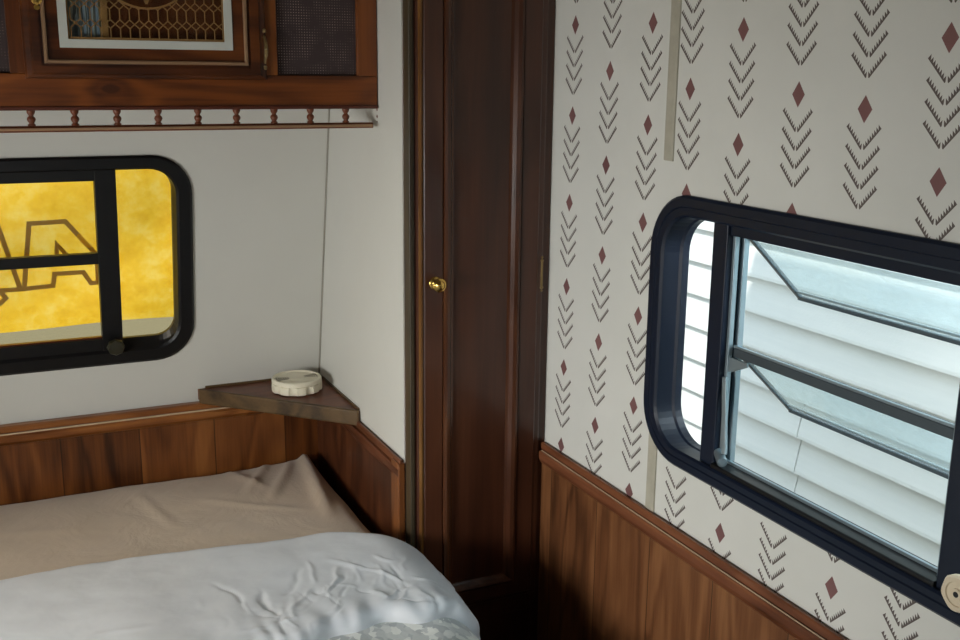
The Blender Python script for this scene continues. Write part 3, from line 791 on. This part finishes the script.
# ------------------------------------------------------------------ bed
def fnoise(x, y, s=1.0, o=0.0): return mnoise.noise(Vector((x*s+o, y*s-o, o*.7)))
def smooth(a, b, x):
    t = min(1, max(0, (x-a)/(b-a))); return t*t*(3-2*t)
def ridge(x, y, p, q, w, h):
    """a soft crease from p to q"""
    px, py = p; qx, qy = q; dx, dy = qx-px, qy-py; L = math.hypot(dx, dy)
    t = ((x-px)*dx+(y-py)*dy)/L/L; d = ((x-px)*-dy+(y-py)*dx)/L
    if t < -.1 or t > 1.1: return 0
    f = smooth(-.1, .12, t)*(1-smooth(.6, 1.1, t))
    return h*f*math.exp(-(d/w)**2)
bed = thing('bed', (-.1, 1.9, 0), 'bed with a beige fitted sheet pushed into the corner against the wood panelling', 'bed')
link('base', B((-1.05, .77, .75, 2.83, .0, .30)), m_wain_back, bed)
link('mattress', B((-1.06, .785, .72, 2.795, .30, .492)), plain('mattress_ticking', lin(190,180,165), .7), bed, bevel=.03)
def sheet():
    nx, ny = 190, 130
    X0, X1, Y0, Y1, T = -1.07, .800, 1.4, 2.800, .513
    bm = bmesh.new()
    def P(i, j):
        s = X0 + (X1+.16-X0)*i/nx; t = Y0 + (Y1+.06-Y0)*j/ny
        # roll over the right side and the head edge
        rx = .045
        if s < X1-rx: x, dz1 = s, 0
        else:
            a = (s-(X1-rx))/rx
            if a < math.pi/2: x, dz1 = X1-rx+rx*math.sin(a), rx*(1-math.cos(a))
            else: x, dz1 = X1, rx+(a-math.pi/2)*rx
        ry = .03
        if t < Y1-ry: y, dz2 = t, 0
        else:
            a = (t-(Y1-ry))/ry
            if a < math.pi/2: y, dz2 = Y1-ry+ry*math.sin(a), ry*(1-math.cos(a))
            else: y, dz2 = Y1, ry+(a-math.pi/2)*ry
        z = T - dz1 - dz2
        z += .004*fnoise(s, t, 5) + .0025*fnoise(s, t, 12, 3)
        z -= .02*smooth(.5, 1.0, -s+.2)*0
        # pulled-up corner of the fitted sheet with creases running from it
        pk = (.775, 2.80)
        r = math.hypot(x-pk[0], (t-pk[1]))
        z += .022*math.exp(-(r/.020)**1.3)
        z += ridge(s, t, pk, (.715, 2.36), .020, .018)
        z += ridge(s, t, (.73, 2.78), (.60, 2.52), .012, .008)
        z += ridge(s, t, (.66, 2.79), (.56, 2.60), .010, .007)
        z += ridge(s, t, (.55, 2.78), (.63, 2.60), .009, .006)
        z += ridge(s, t, (.46, 2.6), (.70, 2.42), .010, .005)
        z += ridge(s, t, (.30, 2.70), (.36, 2.45), .012, .005)
        z += ridge(s, t, (-.1, 2.62), (.25, 2.50), .014, .002)
        return x, y, z
    g = [[bm.verts.new(P(i, j)) for j in range(ny+1)] for i in range(nx+1)]
    for i in range(nx):
        for j in range(ny): bm.faces.new((g[i][j], g[i+1][j], g[i+1][j+1], g[i][j+1]))
    link('fitted_sheet', bm, m_sheet, bed, smooth=True)
sheet()

def quilt_profile(s, zt, xe, r):
    """s = distance across the bed; returns x, z and the outward normal of the draped surface"""
    if s < xe: return s, zt, 0, 1
    a = (s-xe)/r
    if a < math.pi/2*.94: return xe+r*math.sin(a), zt-r*(1-math.cos(a)), math.sin(a), math.cos(a)
    am = math.pi/2*.94; rest = (a-am)*r
    return xe+r*math.sin(am)+rest*math.cos(am), zt-r*(1-math.cos(am))-rest*math.sin(am), math.sin(am), math.cos(am)
def quilt_layer(name, parent, mat, Y0f, Y1f, zt, xe, r, smax, thick, nx, ny, puff, o, creases=(), hem=0):
    bm = bmesh.new(); top, bot = [], []
    for i in range(nx+1):
        q = i/nx; s = -1.06+1.26*q/.35 if q < .35 else .2+(smax-.2)*(q-.35)/.65
        ta, ba = [], []
        for j in range(ny+1):
            v = j/ny; y0, y1 = Y0f(s), Y1f(s); e = .5-.5*math.cos(math.pi*v); y = y0+(y1-y0)*e
            x, z, nxx, nzz = quilt_profile(s, zt, xe, r)
            d0 = (y-y0); d1 = (y1-y); rr = thick
            k = 1.0
            for d in (d0, d1):
                if d < rr: k *= math.sqrt(max(0, 1-(1-d/rr)**2))
            h = thick*k + k*(puff*fnoise(s, y, 3.2, o) + puff*.5*fnoise(s, y, 8, o+2) + puff*.22*fnoise(s, y, 19, o+5))
            ws, wy = s+.022*fnoise(s, y, 11, 3)+.008*fnoise(s, y, 30, 8), y+.022*fnoise(s, y, 11, 21)+.008*fnoise(s, y, 30, 14)
            for c in creases: h += .45*k*ridge(ws, wy, *c)
            if hem: h += min(1, k*1.6)*hem*math.exp(-(d0/.075)**2)*(math.sin(s*150+5*fnoise(s, y, 9, o))*.6+math.sin(s*61+3*fnoise(s, y, 5, o+7)+y*30))
            h = max(h, .0005)
            ta.append(bm.verts.new((x+nxx*h, y, z+nzz*h))); ba.append(bm.verts.new((x, y, z)))
        top.append(ta); bot.append(ba)
    for i in range(nx):
        for j in range(ny):
            bm.faces.new((top[i][j], top[i+1][j], top[i+1][j+1], top[i][j+1])); bm.faces.new((bot[i][j], bot[i][j+1], bot[i+1][j+1], bot[i+1][j]))
    for i in range(nx):
        for j in (0, ny):
            bm.faces.new((top[i][j], bot[i][j], bot[i+1][j], top[i+1][j]))
    for j in range(ny):
        for i in (0, nx): bm.faces.new((top[i][j], top[i][j+1], bot[i][j+1], bot[i][j]))
    bmesh.ops.remove_doubles(bm, verts=bm.verts, dist=.00005)
    return link(name, bm, mat, parent, smooth=True)
cf = thing('comforter', (0, 1.7, .52), 'silver grey comforter with a leaf print underside folded back over the beige sheet', 'comforter')
quilt_layer('printed_face', cf, m_print, lambda s: .78, lambda s: 2.12-.12*smooth(.66, .80, s), .516, .727, .10, 1.06, .024, 150, 120, .008, 11)
creases = []
rg = random.Random(3)
for k in range(46):
    s = rg.uniform(.30, .90); y = 1.80+rg.uniform(0, .16); L = rg.uniform(.04, .12); a = rg.uniform(.9, 2.2)
    creases.append(((s, y), (s+L*math.cos(a), y+L*math.sin(a)), rg.uniform(.004, .008), rg.uniform(-.006, .007)))
for k in range(40):
    s = rg.uniform(.40, .82); y = 1.72+rg.uniform(0, .20); L = rg.uniform(.03, .09); a = rg.uniform(.4, 2.6)
    creases.append(((s, y), (s+L*math.cos(a), y+L*math.sin(a)), rg.uniform(.0025, .0045), rg.choice((-1, 1))*rg.uniform(.002, .0045)))
for k in range(10):
    s = rg.uniform(-.2, .6); y = rg.uniform(1.8, 2.0); L = rg.uniform(.1, .25); a = rg.uniform(-.3, .5)
    creases.append(((s, y), (s+L*math.cos(a), y+L*math.sin(a)), rg.uniform(.006, .012), rg.uniform(-.003, .004)))
quilt_layer('satin_face', cf, m_satin, lambda s: 1.765+.05*smooth(.55, .2, s)*0-.10*smooth(.55, .1, s)+.012*math.sin(s*23)+.008*math.sin(s*51), lambda s: 2.245+.012*math.sin(s*5)-.055*smooth(.05, .5, s)-.08*smooth(.62, .82, s), .538, .727, .105, 1.08, .036, 420, 150, .007, 31, creases, .0026)

# ------------------------------------------------------------------ light
def area(name, loc, target, sx, sy, power, col, spread=math.pi):
    l = bpy.data.lights.new(name, 'AREA'); l.shape = 'RECTANGLE'; l.size = sx; l.size_y = sy; l.energy = power; l.color = col; l.spread = spread
    o = bpy.data.objects.new(name, l); COL.objects.link(o); o.location = loc
    o.rotation_euler = (Vector(target)-Vector(loc)).to_track_quat('-Z', 'Y').to_euler(); return o
area('left_window_daylight', (XL-.06, 1.24, 1.12), (.9, 2.1, .30), .90, .47, 16, (1, .99, .955), 2.0)
area('front_windows_daylight', (-.1, -2.6, 1.05), (0, 2, .8), 1.6, .8, 3.2, (1, .975, .94))
area('sky_gap_daylight', (2.14, .55, 2.05), (1.15, 1.35, 1.15), 2.0, .7, 92, (.78, .92, 1))
sun = bpy.data.lights.new('sun', 'SUN'); sun.energy = 3.2; sun.angle = .02; sun.color = (1, .96, .9)
so = bpy.data.objects.new('sun', sun); COL.objects.link(so); so.location = (-3, 6, 8)
so.rotation_euler = Vector((.62, .01, -.72)).to_track_quat('-Z', 'Y').to_euler()
wd = bpy.data.worlds.new('sky'); SC.world = wd; wd.use_nodes = True
bg = wd.node_tree.nodes['Background']; bg.inputs[0].default_value = (.66, .86, 1.0, 1); bg.inputs[1].default_value = 1.6

SC.view_settings.view_transform = 'Standard'; SC.view_settings.look = 'None'
SC.view_settings.gamma = 1; SC.view_settings.use_curve_mapping = False
SC.view_settings.exposure = 0
